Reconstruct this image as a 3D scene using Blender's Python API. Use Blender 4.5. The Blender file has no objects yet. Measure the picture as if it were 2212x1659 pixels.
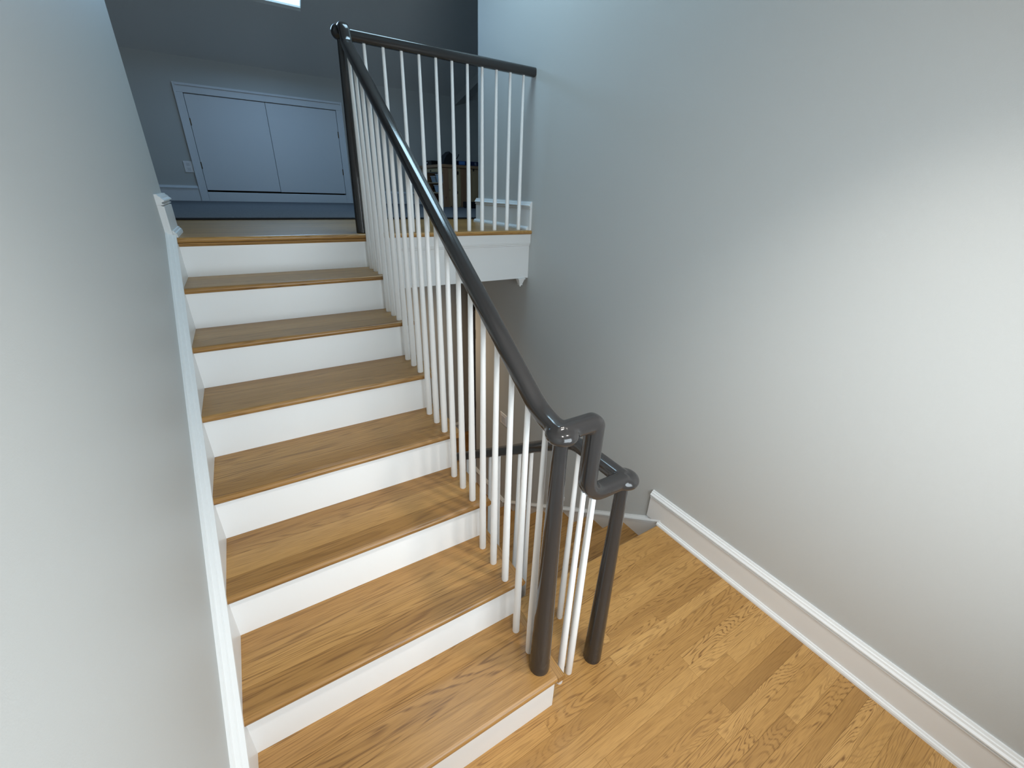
import bpy, math, random
from mathutils import Vector, Matrix

# ------------------------------------------------------------------ camera
sc = bpy.context.scene
COL = sc.collection
cam_d = bpy.data.cameras.new('camera')
cam_d.sensor_fit = 'HORIZONTAL'
cam_d.sensor_width = 36.0
cam_d.lens = 14.5752
cam_d.clip_start = 0.02
cam = bpy.data.objects.new('camera', cam_d)
COL.objects.link(cam)
RGT = Vector((0.85182323, -0.52288677, 0.03141046))
UPV = Vector((0.19667305, 0.37482004, 0.90599649))
FWD = Vector((0.48550685, 0.76557127, -0.42211815))
m = Matrix.Identity(4)
for i in range(3):
    m[i][0] = RGT[i]; m[i][1] = UPV[i]; m[i][2] = -FWD[i]
m[0][3], m[1][3], m[2][3] = 0.26691, -0.65669, 1.77508
cam.matrix_world = m
sc.camera = cam

# ------------------------------------------------------------------ world, exposure
w = bpy.data.worlds.new('sky'); sc.world = w
w.use_nodes = True
bg = w.node_tree.nodes['Background']
bg.inputs['Color'].default_value = (0.50, 0.80, 1.0, 1)
bg.inputs['Strength'].default_value = 2.2
vs = sc.view_settings
vs.view_transform = 'Standard'
vs.look = 'None'
vs.exposure = 0.08
vs.gamma = 1.0
vs.use_curve_mapping = False
sc.cycles.use_denoising = True
sc.cycles.max_bounces = 6
sc.cycles.diffuse_bounces = 3
sc.cycles.glossy_bounces = 2
sc.cycles.transmission_bounces = 2
sc.cycles.transparent_max_bounces = 4
sc.cycles.caustics_reflective = False
sc.cycles.caustics_refractive = False
sc.cycles.use_adaptive_sampling = True
sc.cycles.adaptive_threshold = 0.06


def area_light(name, loc, aim, sx, sy, power, colr, spread=180):
    d = bpy.data.lights.new(name, 'AREA')
    d.shape = 'RECTANGLE'; d.size = sx; d.size_y = sy
    d.energy = power; d.color = colr; d.spread = math.radians(spread)
    o = bpy.data.objects.new(name, d); COL.objects.link(o)
    o.location = loc
    o.rotation_euler = (Vector(aim) - Vector(loc)).to_track_quat('-Z', 'Y').to_euler()
    return o


# daylight that comes in through the three windows of the place
area_light('daylight_landing_window', (0.95, -1.21, 1.40), (0.95, 0.0, 1.30), 1.10, 1.15, 31, (0.88, 0.95, 1.0))
area_light('daylight_stairwell_skylight', (1.47, 1.80, 3.91), (1.86, 1.95, 2.95), 0.8, 0.9, 26, (0.55, 0.82, 1.0))
area_light('daylight_room_skylight', (0.86, 5.32, 3.66), (0.86, 4.45, 2.42), 0.8, 0.66, 21, (0.33, 0.62, 1.0))

# ------------------------------------------------------------------ dimensions (metres, z = 0 is the landing)
RI, T = 0.19, 0.28235          # riser height, tread run
NO = 0.01675                   # nosing overhang
WT = 0.958                     # right tip of the treads
SX = 0.925                     # face of the open stringer
R = 2.0615                     # face of the right wall
L = 0.4704                     # far edge of the landing
FL = 8 * RI                    # upper floor
LO = -7 * RI                   # lower floor
FE = 7 * T                     # front edge of the upper floor
XB = 0.889                     # baluster line of the upper flight
XD = 1.176                     # baluster line of the lower flight
WL = -0.036                    # face of the left wall
KY = 6.30                      # knee wall
CZ = 3.95                      # flat ceiling
LZ = 2.72                      # unseen dropped ceiling added over the landing
SL = RI / T
rnd = random.Random(7)

# ------------------------------------------------------------------ materials


def new_mat(name):
    mt = bpy.data.materials.new(name); mt.use_nodes = True
    nt = mt.node_tree
    return mt, nt, nt.nodes['Principled BSDF']


def N(nt, kind, **kw):
    n = nt.nodes.new(kind)
    for k, v in kw.items():
        if k == 'inp':
            for a, b in v.items():
                n.inputs[a].default_value = b
        else:
            setattr(n, k, v)
    return n


def paint(name, colr, rough=0.6, bump=0.0, bscale=420.0, mottled=0.0, spec=0.5):
    mt, nt, b = new_mat(name)
    b.inputs['Base Color'].default_value = (*colr, 1)
    b.inputs['Roughness'].default_value = rough
    b.inputs['Specular IOR Level'].default_value = spec
    tc = N(nt, 'ShaderNodeTexCoord')
    if bump:
        ns = N(nt, 'ShaderNodeTexNoise', inp={'Scale': bscale, 'Detail': 1.0, 'Roughness': 0.6})
        nt.links.new(tc.outputs['Object'], ns.inputs['Vector'])
        bm = N(nt, 'ShaderNodeBump', inp={'Strength': bump, 'Distance': 0.002})
        nt.links.new(ns.outputs['Fac'], bm.inputs['Height'])
        nt.links.new(bm.outputs['Normal'], b.inputs['Normal'])
    if mottled:
        n2 = N(nt, 'ShaderNodeTexNoise', inp={'Scale': 2.3, 'Detail': 4.0})
        nt.links.new(tc.outputs['Object'], n2.inputs['Vector'])
        mx = N(nt, 'ShaderNodeMix', data_type='RGBA')
        mx.inputs['A'].default_value = (*[c * (1 - mottled) for c in colr], 1)
        mx.inputs['B'].default_value = (*[min(1, c * (1 + mottled)) for c in colr], 1)
        nt.links.new(n2.outputs['Fac'], mx.inputs['Factor'])
        nt.links.new(mx.outputs['Result'], b.inputs['Base Color'])
    return mt


def wood(name, light, mid, dark, line, rings=9.0, rough=0.33, knots=False, line_amt=0.55, stretch=(1.5, 13.0, 13.0)):
    """grain runs along local X; object colour R picks the tone of the board"""
    mt, nt, b = new_mat(name)
    lk = nt.links.new
    tc = N(nt, 'ShaderNodeTexCoord')
    oi = N(nt, 'ShaderNodeObjectInfo')
    sep = N(nt, 'ShaderNodeSeparateColor'); lk(oi.outputs['Color'], sep.inputs['Color'])
    off = N(nt, 'ShaderNodeCombineXYZ')
    mu = N(nt, 'ShaderNodeMath', operation='MULTIPLY'); mu.inputs[1].default_value = 61.7
    lk(sep.outputs['Green'], mu.inputs[0])
    mu2 = N(nt, 'ShaderNodeMath', operation='MULTIPLY'); mu2.inputs[1].default_value = 37.3
    lk(sep.outputs['Blue'], mu2.inputs[0])
    lk(mu.outputs[0], off.inputs[0]); lk(mu2.outputs[0], off.inputs[1]); lk(mu.outputs[0], off.inputs[2])
    ad = N(nt, 'ShaderNodeVectorMath', operation='ADD')
    lk(tc.outputs['Object'], ad.inputs[0]); lk(off.outputs[0], ad.inputs[1])

    def noise(scale, detail=2.0, dist=0.0, rg=0.5):
        mp = N(nt, 'ShaderNodeMapping'); mp.inputs['Scale'].default_value = scale
        lk(ad.outputs[0], mp.inputs['Vector'])
        ns = N(nt, 'ShaderNodeTexNoise', inp={'Scale': 1.0, 'Detail': detail, 'Distortion': dist, 'Roughness': rg})
        lk(mp.outputs[0], ns.inputs['Vector'])
        return ns.outputs['Fac']
    # contour rings of a stretched noise give the cathedral figure of flat-sawn oak
    n1 = noise(stretch, 1.6, 0.35, 0.5)
    n1b = noise((6.0, 60.0, 60.0), 1.0)
    s0 = N(nt, 'ShaderNodeMath', operation='MULTIPLY_ADD'); lk(n1b, s0.inputs[0]); s0.inputs[1].default_value = 0.02; lk(n1, s0.inputs[2])
    m1 = N(nt, 'ShaderNodeMath', operation='MULTIPLY'); lk(s0.outputs[0], m1.inputs[0]); m1.inputs[1].default_value = rings * 6.283
    s1 = N(nt, 'ShaderNodeMath', operation='SINE'); lk(m1.outputs[0], s1.inputs[0])
    rp0 = N(nt, 'ShaderNodeMapRange', inp={'From Min': 0.15, 'From Max': 1.0, 'To Min': 0.0, 'To Max': 1.0}); lk(s1.outputs[0], rp0.inputs['Value'])
    # the dark bands are made of short streaks of pores
    nf = noise((9.0, 300.0, 300.0), 0.0)
    rf = N(nt, 'ShaderNodeMapRange', inp={'From Min': 0.35, 'From Max': 0.62, 'To Min': 0.25, 'To Max': 1.0}); lk(nf, rf.inputs['Value'])
    rp = N(nt, 'ShaderNodeMath', operation='MULTIPLY'); lk(rp0.outputs[0], rp.inputs[0]); lk(rf.outputs[0], rp.inputs[1])
    # pores: short fine dashes along the grain
    n2 = noise((14.0, 420.0, 420.0), 1.0)
    r2 = N(nt, 'ShaderNodeMapRange', inp={'From Min': 0.42, 'From Max': 0.75, 'To Min': 0.0, 'To Max': 1.0}); lk(n2, r2.inputs['Value'])
    n3 = noise((1.2, 24.0, 24.0), 1.0)
    ramp = N(nt, 'ShaderNodeValToRGB')
    e = ramp.color_ramp.elements
    e[0].position = 0.0; e[0].color = (*light, 1)
    e[1].position = 1.0; e[1].color = (*dark, 1)
    k = e.new(0.5); k.color = (*mid, 1)
    t0 = N(nt, 'ShaderNodeMath', operation='MULTIPLY_ADD'); lk(n3, t0.inputs[0]); t0.inputs[1].default_value = 0.5
    t1 = N(nt, 'ShaderNodeMath', operation='SUBTRACT'); lk(sep.outputs['Red'], t1.inputs[0]); t1.inputs[1].default_value = 0.25
    lk(t1.outputs[0], t0.inputs[2])
    lk(t0.outputs[0], ramp.inputs['Fac'])
    # how strongly the figure shows differs between boards
    pz = N(nt, 'ShaderNodeMath', operation='MULTIPLY'); lk(rp.outputs[0], pz.inputs[0])
    pr_ = N(nt, 'ShaderNodeMapRange', inp={'From Min': 0.0, 'From Max': 1.0, 'To Min': 0.3 * line_amt, 'To Max': 1.15 * line_amt}); lk(sep.outputs['Blue'], pr_.inputs['Value'])
    lk(pr_.outputs[0], pz.inputs[1])
    mx = N(nt, 'ShaderNodeMix', data_type='RGBA'); lk(pz.outputs[0], mx.inputs['Factor'])
    lk(ramp.outputs['Color'], mx.inputs['A']); mx.inputs['B'].default_value = (*line, 1)
    p2 = N(nt, 'ShaderNodeMath', operation='MULTIPLY'); lk(r2.outputs[0], p2.inputs[0]); p2.inputs[1].default_value = 0.38
    mx2 = N(nt, 'ShaderNodeMix', data_type='RGBA'); lk(p2.outputs[0], mx2.inputs['Factor'])
    lk(mx.outputs['Result'], mx2.inputs['A']); mx2.inputs['B'].default_value = (*line, 1)
    last = mx2.outputs['Result']
    if knots:
        mp = N(nt, 'ShaderNodeMapping'); mp.inputs['Scale'].default_value = (5.0, 9.0, 9.0)
        lk(ad.outputs[0], mp.inputs['Vector'])
        vo = N(nt, 'ShaderNodeTexVoronoi', inp={'Scale': 1.0}); lk(mp.outputs[0], vo.inputs['Vector'])
        kr = N(nt, 'ShaderNodeMapRange', inp={'From Min': 0.16, 'From Max': 0.10, 'To Min': 0.0, 'To Max': 1.0}); lk(vo.outputs['Distance'], kr.inputs['Value'])
        mx3 = N(nt, 'ShaderNodeMix', data_type='RGBA'); lk(kr.outputs[0], mx3.inputs['Factor'])
        lk(last, mx3.inputs['A']); mx3.inputs['B'].default_value = (0.02, 0.01, 0.006, 1)
        last = mx3.outputs['Result']
    lk(last, b.inputs['Base Color'])
    b.inputs['Roughness'].default_value = rough
    b.inputs['Specular IOR Level'].default_value = 0.45
    return mt


M = {}
M['wall'] = paint('wall_paint', (0.51, 0.515, 0.50), 0.55, 0.10, 320, 0.0, 0.35)
M['ceil'] = paint('ceiling_paint', (0.66, 0.67, 0.66), 0.8)
M['trim'] = paint('trim_paint', (0.76, 0.76, 0.75), 0.32)
M['white'] = paint('baluster_paint', (0.90, 0.90, 0.89), 0.35)
M['riser'] = paint('riser_paint', (0.89, 0.89, 0.88), 0.38)
M['door'] = paint('door_paint', (0.70, 0.72, 0.75), 0.45)
M['rail'] = paint('charcoal_gloss', (0.031, 0.029, 0.0285), 0.12)
M['oak'] = wood('oak', (0.52, 0.292, 0.096), (0.425, 0.226, 0.067), (0.29, 0.146, 0.040), (0.17, 0.075, 0.020), 27.0, line_amt=0.85)
M['oak_tread'] = wood('oak_tread', (0.50, 0.280, 0.094), (0.395, 0.210, 0.066), (0.285, 0.143, 0.040), (0.15, 0.068, 0.020), 21.0, line_amt=0.8, stretch=(0.62, 11.0, 11.0))
M['pine'] = wood('pine', (0.56, 0.44, 0.25), (0.46, 0.30, 0.17), (0.36, 0.19, 0.11), (0.22, 0.11, 0.06), 5.0, 0.6, True, 0.3)
M['under'] = paint('subfloor', (0.10, 0.06, 0.03), 0.8)
M['brass'] = paint('aged_brass', (0.12, 0.085, 0.045), 0.4)
M['brass'].node_tree.nodes['Principled BSDF'].inputs['Metallic'].default_value = 0.8
M['plate'] = paint('plate_plastic', (0.80, 0.79, 0.80), 0.35)
M['socket'] = paint('socket_plastic', (0.66, 0.65, 0.66), 0.4)
M['blackdoor'] = paint('black_door_paint', (0.006, 0.006, 0.007), 0.45)
M['black'] = paint('black_fabric', (0.006, 0.006, 0.008), 0.7, 0.3, 200)
M['blackcase'] = paint('black_plastic', (0.007, 0.007, 0.009), 0.45)
M['bin'] = paint('bin_plastic', (0.42, 0.52, 0.62), 0.35)
M['navy'] = paint('navy_card', (0.012, 0.022, 0.085), 0.35)
M['sky_print'] = paint('pale_blue_print', (0.10, 0.24, 0.58), 0.35, 0, 1, 0.0)
M['print_white'] = paint('white_print', (0.75, 0.78, 0.85), 0.5)
M['frame'] = paint('window_frame_paint', (0.80, 0.80, 0.80), 0.4)


def carpet_mat():
    mt, nt, b = new_mat('carpet_loop')
    tc = N(nt, 'ShaderNodeTexCoord')
    ns = N(nt, 'ShaderNodeTexNoise', inp={'Scale': 160.0, 'Detail': 2.0})
    nt.links.new(tc.outputs['Object'], ns.inputs['Vector'])
    rp = N(nt, 'ShaderNodeValToRGB')
    rp.color_ramp.elements[0].position = 0.3; rp.color_ramp.elements[0].color = (0.075, 0.075, 0.082, 1)
    rp.color_ramp.elements[1].position = 0.7; rp.color_ramp.elements[1].color = (0.165, 0.163, 0.17, 1)
    nt.links.new(ns.outputs['Fac'], rp.inputs['Fac'])
    nt.links.new(rp.outputs['Color'], b.inputs['Base Color'])
    b.inputs['Roughness'].default_value = 0.95
    bm = N(nt, 'ShaderNodeBump', inp={'Strength': 0.8, 'Distance': 0.006})
    nt.links.new(ns.outputs['Fac'], bm.inputs['Height']); nt.links.new(bm.outputs['Normal'], b.inputs['Normal'])
    return mt


def glass_mat():
    mt, nt, b = new_mat('window_glass')
    nt.nodes.remove(b)
    out = nt.nodes['Material Output']
    tr = N(nt, 'ShaderNodeBsdfTransparent'); gl = N(nt, 'ShaderNodeBsdfGlossy', inp={'Roughness': 0.02})
    fr = N(nt, 'ShaderNodeFresnel', inp={'IOR': 1.45})
    mx = N(nt, 'ShaderNodeMixShader')
    nt.links.new(fr.outputs[0], mx.inputs[0]); nt.links.new(tr.outputs[0], mx.inputs[1]); nt.links.new(gl.outputs[0], mx.inputs[2])
    nt.links.new(mx.outputs[0], out.inputs['Surface'])
    return mt


def lamp_mat():
    mt, nt, b = new_mat('lamp_lens')
    b.inputs['Base Color'].default_value = (0.9, 0.85, 0.75, 1)
    b.inputs['Emission Color'].default_value = (1.0, 0.82, 0.6, 1)
    b.inputs['Emission Strength'].default_value = 12.0
    return mt


M['carpet'] = carpet_mat()
M['glass'] = glass_mat()
M['lens'] = lamp_mat()

# ------------------------------------------------------------------ mesh helpers


class MB:
    def __init__(s):
        s.v = []; s.f = []; s.sm = []

    def add(s, vs, fs, smooth=False):
        b = len(s.v)
        s.v += [tuple(x) for x in vs]
        s.f += [tuple(i + b for i in f) for f in fs]
        s.sm += [smooth] * len(fs)

    def box(s, x0, x1, y0, y1, z0, z1):
        s.add([(x0, y0, z0), (x1, y0, z0), (x1, y1, z0), (x0, y1, z0), (x0, y0, z1), (x1, y0, z1), (x1, y1, z1), (x0, y1, z1)],
              [(0, 3, 2, 1), (4, 5, 6, 7), (0, 1, 5, 4), (1, 2, 6, 5), (2, 3, 7, 6), (3, 0, 4, 7)])
        return s

    def cbox(s, x0, x1, y0, y1, z0, z1, c=0.0004):
        """box whose upper edges are eased"""
        r0 = [(x0, y0, z0), (x1, y0, z0), (x1, y1, z0), (x0, y1, z0)]
        r1 = [(x0, y0, z1 - c), (x1, y0, z1 - c), (x1, y1, z1 - c), (x0, y1, z1 - c)]
        r2 = [(x0 + c, y0 + c, z1), (x1 - c, y0 + c, z1), (x1 - c, y1 - c, z1), (x0 + c, y1 - c, z1)]
        fs = [(3, 2, 1, 0), (8, 9, 10, 11)]
        for a in (0, 4):
            for i in range(4):
                j = (i + 1) % 4
                fs.append((a + i, a + j, a + 4 + j, a + 4 + i))
        s.add(r0 + r1 + r2, fs)
        return s

    def bbox(s, x0, x1, y0, y1, z0, z1, c=0.004):
        """box with all edges chamfered"""
        vs = []; idx = {}
        for ix, (X, sx) in enumerate(((x0, 1), (x1, -1))):
            for iy, (Y, sy) in enumerate(((y0, 1), (y1, -1))):
                for iz, (Z, sz) in enumerate(((z0, 1), (z1, -1))):
                    idx[ix, iy, iz] = len(vs)
                    vs += [(X, Y + sy * c, Z + sz * c), (X + sx * c, Y, Z + sz * c), (X + sx * c, Y + sy * c, Z)]
        fs = []
        I = idx
        for a in (0, 1):
            fs.append((I[a, 0, 0], I[a, 1, 0], I[a, 1, 1], I[a, 0, 1]))
            fs.append((I[0, a, 0] + 1, I[1, a, 0] + 1, I[1, a, 1] + 1, I[0, a, 1] + 1))
            fs.append((I[0, 0, a] + 2, I[1, 0, a] + 2, I[1, 1, a] + 2, I[0, 1, a] + 2))
            for b in (0, 1):
                fs.append((I[a, b, 0], I[a, b, 1], I[a, b, 1] + 1, I[a, b, 0] + 1))
                fs.append((I[a, 0, b], I[a, 1, b], I[a, 1, b] + 2, I[a, 0, b] + 2))
                fs.append((I[0, a, b] + 1, I[1, a, b] + 1, I[1, a, b] + 2, I[0, a, b] + 2))
                for d in (0, 1):
                    q = I[a, b, d]; fs.append((q, q + 1, q + 2))
        s.add(vs, fs)
        return s

    def ext(s, prof, p0, p1, smooth=False, caps=True):
        """closed profile of 3-D offsets swept (sheared) from p0 to p1"""
        n = len(prof)
        p0 = Vector(p0); p1 = Vector(p1)
        vs = [p0 + Vector(q) for q in prof] + [p1 + Vector(q) for q in prof]
        fs = [(i, (i + 1) % n, n + (i + 1) % n, n + i) for i in range(n)]
        s.add(vs, fs, smooth)
        if caps:
            s.add(vs[:n], [tuple(range(n - 1, -1, -1))])
            s.add(vs[n:], [tuple(range(n))])
        return s

    def sweep(s, pts, side, prof, smooth=True):
        pts = [Vector(p) for p in pts]; side = Vector(side)
        n = len(prof); vs = []
        for i, p in enumerate(pts):
            a = (p - pts[i - 1]).normalized() if i else (pts[1] - p).normalized()
            b = (pts[i + 1] - p).normalized() if i < len(pts) - 1 else a
            t = (a + b).normalized()
            k = 1.0 / max(0.35, t.dot(a))
            up = side.cross(t)
            vs += [p + side * q[0] + up * (q[1] * k) for q in prof]
        fs = []
        for i in range(len(pts) - 1):
            for j in range(n):
                fs.append((i * n + j, i * n + (j + 1) % n, (i + 1) * n + (j + 1) % n, (i + 1) * n + j))
        s.add(vs, fs, smooth)
        s.add(vs[:n], [tuple(range(n - 1, -1, -1))]); s.add(vs[-n:], [tuple(range(n))])
        return s

    def lathe(s, prof, cx, cy, n=24, smooth=True):
        vs = []
        for r_, z in prof:
            for i in range(n):
                a = 2 * math.pi * i / n
                vs.append((cx + r_ * math.cos(a), cy + r_ * math.sin(a), z))
        fs = []
        for k in range(len(prof) - 1):
            for i in range(n):
                j = (i + 1) % n
                fs.append((k * n + i, k * n + j, (k + 1) * n + j, (k + 1) * n + i))
        s.add(vs, fs, smooth)
        s.add(vs[:n], [tuple(range(n - 1, -1, -1))]); s.add(vs[-n:], [tuple(range(n))])
        return s

    def poly(s, pts, axis, a0, a1):
        """polygon in a plane, extruded along axis 0/1/2; pts are the other two coordinates in order"""
        def mk(q, a):
            return (a, q[0], q[1]) if axis == 0 else ((q[0], a, q[1]) if axis == 1 else (q[0], q[1], a))
        n = len(pts)
        vs = [mk(q, a0) for q in pts] + [mk(q, a1) for q in pts]
        fs = [tuple(range(n)), tuple(range(2 * n - 1, n - 1, -1))]
        fs += [(i, n + i, n + (i + 1) % n, (i + 1) % n) for i in range(n)]
        s.add(vs, fs)
        return s

    def build(s, name, mat, parent=None, loc=None, rot=None, fix=True):
        me = bpy.data.meshes.new(name)
        me.from_pydata(s.v, [], s.f)
        if any(s.sm):
            me.polygons.foreach_set('use_smooth', s.sm)
        me.update()
        if fix:
            import bmesh
            bm = bmesh.new(); bm.from_mesh(me)
            bmesh.ops.recalc_face_normals(bm, faces=bm.faces)
            bm.to_mesh(me); bm.free()
        me.materials.append(mat)
        return link(name, me, parent, loc, rot)


def fused(parts, name, mat, parent, voxel=0.0034, iters=10):
    """several overlapping solids blended into one smooth carved piece"""
    mb_ = MB()
    for q in parts:
        b_ = len(mb_.v)
        mb_.v += q.v; mb_.f += [tuple(i + b_ for i in f) for f in q.f]; mb_.sm += q.sm
    o_ = mb_.build(name, M[mat], parent)
    r_ = o_.modifiers.new('blend', 'REMESH'); r_.mode = 'VOXEL'; r_.voxel_size = voxel; r_.use_smooth_shade = True
    s_ = o_.modifiers.new('soften', 'SMOOTH'); s_.factor = 0.5; s_.iterations = iters
    dg = bpy.context.evaluated_depsgraph_get()
    me = bpy.data.meshes.new_from_object(o_.evaluated_get(dg))
    o_.modifiers.clear()
    old = o_.data; o_.data = me; bpy.data.meshes.remove(old); me.name = name
    for p_ in me.polygons:
        p_.use_smooth = True
    return o_


def link(name, me, parent=None, loc=None, rot=None):
    o = bpy.data.objects.new(name, me); COL.objects.link(o)
    if parent is not None:
        o.parent = parent
        o.matrix_parent_inverse = Matrix.Identity(4)
    if loc is not None:
        o.location = loc
    if rot is not None:
        o.rotation_euler = rot
    return o


def tag(o, label=None, cat=None, kind=None, group=None):
    if label: o['label'] = label
    if cat: o['category'] = cat
    if kind: o['kind'] = kind
    if group: o['group'] = group
    return o


def empty(name, loc=(0, 0, 0)):
    o = bpy.data.objects.new(name, None); COL.objects.link(o); o.location = loc
    o.empty_display_size = 0.05
    return o


def tone(o, tn=None):
    o.color = (rnd.random() if tn is None else tn, rnd.random(), rnd.random(), 1)
    return o


def fillet(pts, rad, n=8):
    """2-D polyline -> list of points with rounded inner corners (rad per inner corner)"""
    P = [Vector(p) for p in pts]; out = [P[0]]
    for i in range(1, len(P) - 1):
        r_ = rad[i - 1]
        a = (P[i - 1] - P[i]).normalized(); b = (P[i + 1] - P[i]).normalized()
        ang = math.acos(max(-1, min(1, a.dot(b))))
        if r_ <= 0 or ang > 3.1:
            out.append(P[i]); continue
        d = r_ / math.tan(ang / 2)
        c = P[i] + (a + b).normalized() * (r_ / math.sin(ang / 2))
        s0 = P[i] + a * d; s1 = P[i] + b * d
        v0 = s0 - c; v1 = s1 - c
        th = math.acos(max(-1, min(1, v0.normalized().dot(v1.normalized()))))
        sg = 1 if v0.x * v1.y - v0.y * v1.x > 0 else -1
        for k in range(n + 1):
            f = sg * th * k / n
            out.append(c + Vector((v0.x * math.cos(f) - v0.y * math.sin(f), v0.x * math.sin(f) + v0.y * math.cos(f))))
    out.append(P[-1])
    return out


def zat(path, y):
    for a, b in zip(path, path[1:]):
        if min(a.x, b.x) - 1e-9 <= y <= max(a.x, b.x) + 1e-9 and abs(a.x - b.x) > 1e-6:
            return a.y + (b.y - a.y) * (y - a.x) / (b.x - a.x)
    return path[-1].y


def plank(parent, x0, x1, y0, y1, ztop, th=0.019, mat='oak', tn=None, name='plank'):
    """floor board, grain along X; mesh local to its own centre"""
    g = 0.00015
    hx, hy = (x1 - x0) / 2 - g, (y1 - y0) / 2 - g
    o = MB().cbox(-hx, hx, -hy, hy, -th, 0).build(name, M[mat], parent, ((x0 + x1) / 2, (y0 + y1) / 2, ztop), fix=False)
    return tone(o, tn)


# ================================================================== the setting
# ---- landing floor of oak strips
floor = MB().box(WL, R, -1.25, NO, -0.10, -0.0195).box(SX, R, NO, L - 0.015, -0.10, -0.0195).build('floor', M['under'])
tag(floor, 'honey oak strip floor of the landing at the foot of the stairs', 'floor', 'structure')
BW = 0.0495


def strip_rows(parent, ya, yb, xa_of, xb, ztop, lens, z_th=0.019):
    y = yb
    while y > ya + 0.005:
        y0 = max(ya, y - BW)
        xa = xa_of(y0 + 0.001)
        x = xb
        first = True
        while x > xa + 0.01:
            ln = rnd.uniform(*lens) * (rnd.uniform(0.3, 1.0) if first else 1.0)
            first = False
            x0 = x - ln
            if x0 < xa + 0.16:
                x0 = xa
            tn = min(1.0, max(0.0, rnd.gauss(0.40, 0.19)))
            plank(parent, x0, x, y0, y, ztop, z_th, 'oak', tn)
            x = x0
        y = y0


LB = L - 0.085
strip_rows(floor, -1.25, LB, lambda y: SX if y > NO else WL, R, 0.0, (0.65, 1.5))
# landing nosing board
pr = [(-0.085 + 0.013, -0.027), (-0.085 + 0.0, -0.027), (-0.085, 0.0)]


def bullnose_profile(back, th=0.027, n=7):
    """profile (y, z) of a board whose rounded edge points to -Y at y = 0, top at z = 0"""
    r_ = th / 2
    q = [(back, -th), (back, 0.0)]
    for i in range(n + 1):
        a = math.pi / 2 + math.pi * i / n
        q.append((r_ + r_ * math.cos(a), -r_ + r_ * math.sin(a)))
    return q


def nosed_board(name, mat, parent, x0, x1, yfront, back, ztop, tn=None, flip=False, th=0.027):
    q = bullnose_profile(back, th)
    c = (x0 + x1) / 2
    h = (x1 - x0) / 2
    s = -1 if flip else 1
    o = MB().ext([(0, s * a, b) for a, b in q], (-h, 0, 0), (h, 0, 0), smooth=False).build(name, M[mat], parent, (c, yfront, ztop))
    for p in o.data.polygons:
        p.use_smooth = len(p.vertices) == 4 and abs(p.normal.z) < 0.97 and abs(p.normal.x) < 0.5
    return tone(o, tn)


nosed_board('nosing', 'oak', floor, SX, R, L, 0.085, 0.0, 0.35, flip=True)

# ---- upper floor
upper = MB().box(WL, R + 0.12, FE + 0.03, 2.24, FL - 0.3, FL - 0.0195).box(-3.0, 4.2, 2.24, KY, FL - 0.3, FL - 0.0195).build('floor_upper', M['under'])
tag(upper, 'oak boards of the upper hall floor at the head of the stairs', 'floor', 'structure')
nosed_board('nosing', 'oak', upper, -0.002, R, FE, 0.085, FL, 0.45)
y = FE + 0.085
while y < 3.3:
    xx = -3.0 if y > 2.24 else WL
    cut = rnd.uniform(0.2, 1.6)
    xe = 4.2 if y > 2.82 else R
    plank(upper, xx, cut, y, y + 0.0575, FL, 0.019, 'oak', min(1, max(0, rnd.gauss(0.60, 0.15))))  # same oak as the landing, toned darker to stand in for dimmer light
    plank(upper, cut, xe, y, y + 0.0575, FL, 0.019, 'oak', min(1, max(0, rnd.gauss(0.60, 0.15))))
    y += 0.0575
plank(upper, -3.0, 4.2, y, KY, FL)

# ---- lower floor
lower = MB().box(-0.5, 4.6, 0.4, 6.0, LO - 0.1, LO - 0.0195).build('floor_lower', M['under'])
tag(lower, 'oak boards of the lower hall floor far below the handrail', 'floor', 'structure')
y = 1.9
while y < 5.0:
    cut = rnd.uniform(1.3, 2.3)
    plank(lower, -0.5, cut, y, y + 0.057, LO, 0.019, 'oak', min(1, max(0, rnd.gauss(0.75, 0.2))))
    plank(lower, cut, 4.6, y, y + 0.057, LO, 0.019, 'oak', min(1, max(0, rnd.gauss(0.75, 0.2))))
    y += 0.057

# ---- walls
o = MB().box(WL - 0.12, WL, -1.25, 2.24, -0.1, CZ).build('wall_left', M['wall'])
tag(o, 'pale grey painted wall along the left side of the stairs', 'wall', 'structure')
o = MB().box(R, R + 0.12, -1.25, 2.815, 1.18, CZ).box(R, R + 0.12, -1.25, 2.885, LO, 1.18).build('wall_right', M['wall'])
tag(o, 'tall pale grey painted wall along the right side of the landing', 'wall', 'structure')
# back wall with the landing window behind the camera
wx0, wx1, wz0, wz1 = 0.35, 1.55, 0.80, 2.0
o = (MB().box(WL - 0.12, wx0, -1.37, -1.25, -0.1, CZ).box(wx1, R + 0.12, -1.37, -1.25, -0.1, CZ)
     .box(wx0, wx1, -1.37, -1.25, -0.1, wz0).box(wx0, wx1, -1.37, -1.25, wz1, CZ)).build('wall_back', M['wall'])
tag(o, 'pale grey wall with a window behind the landing', 'wall', 'structure')
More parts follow.
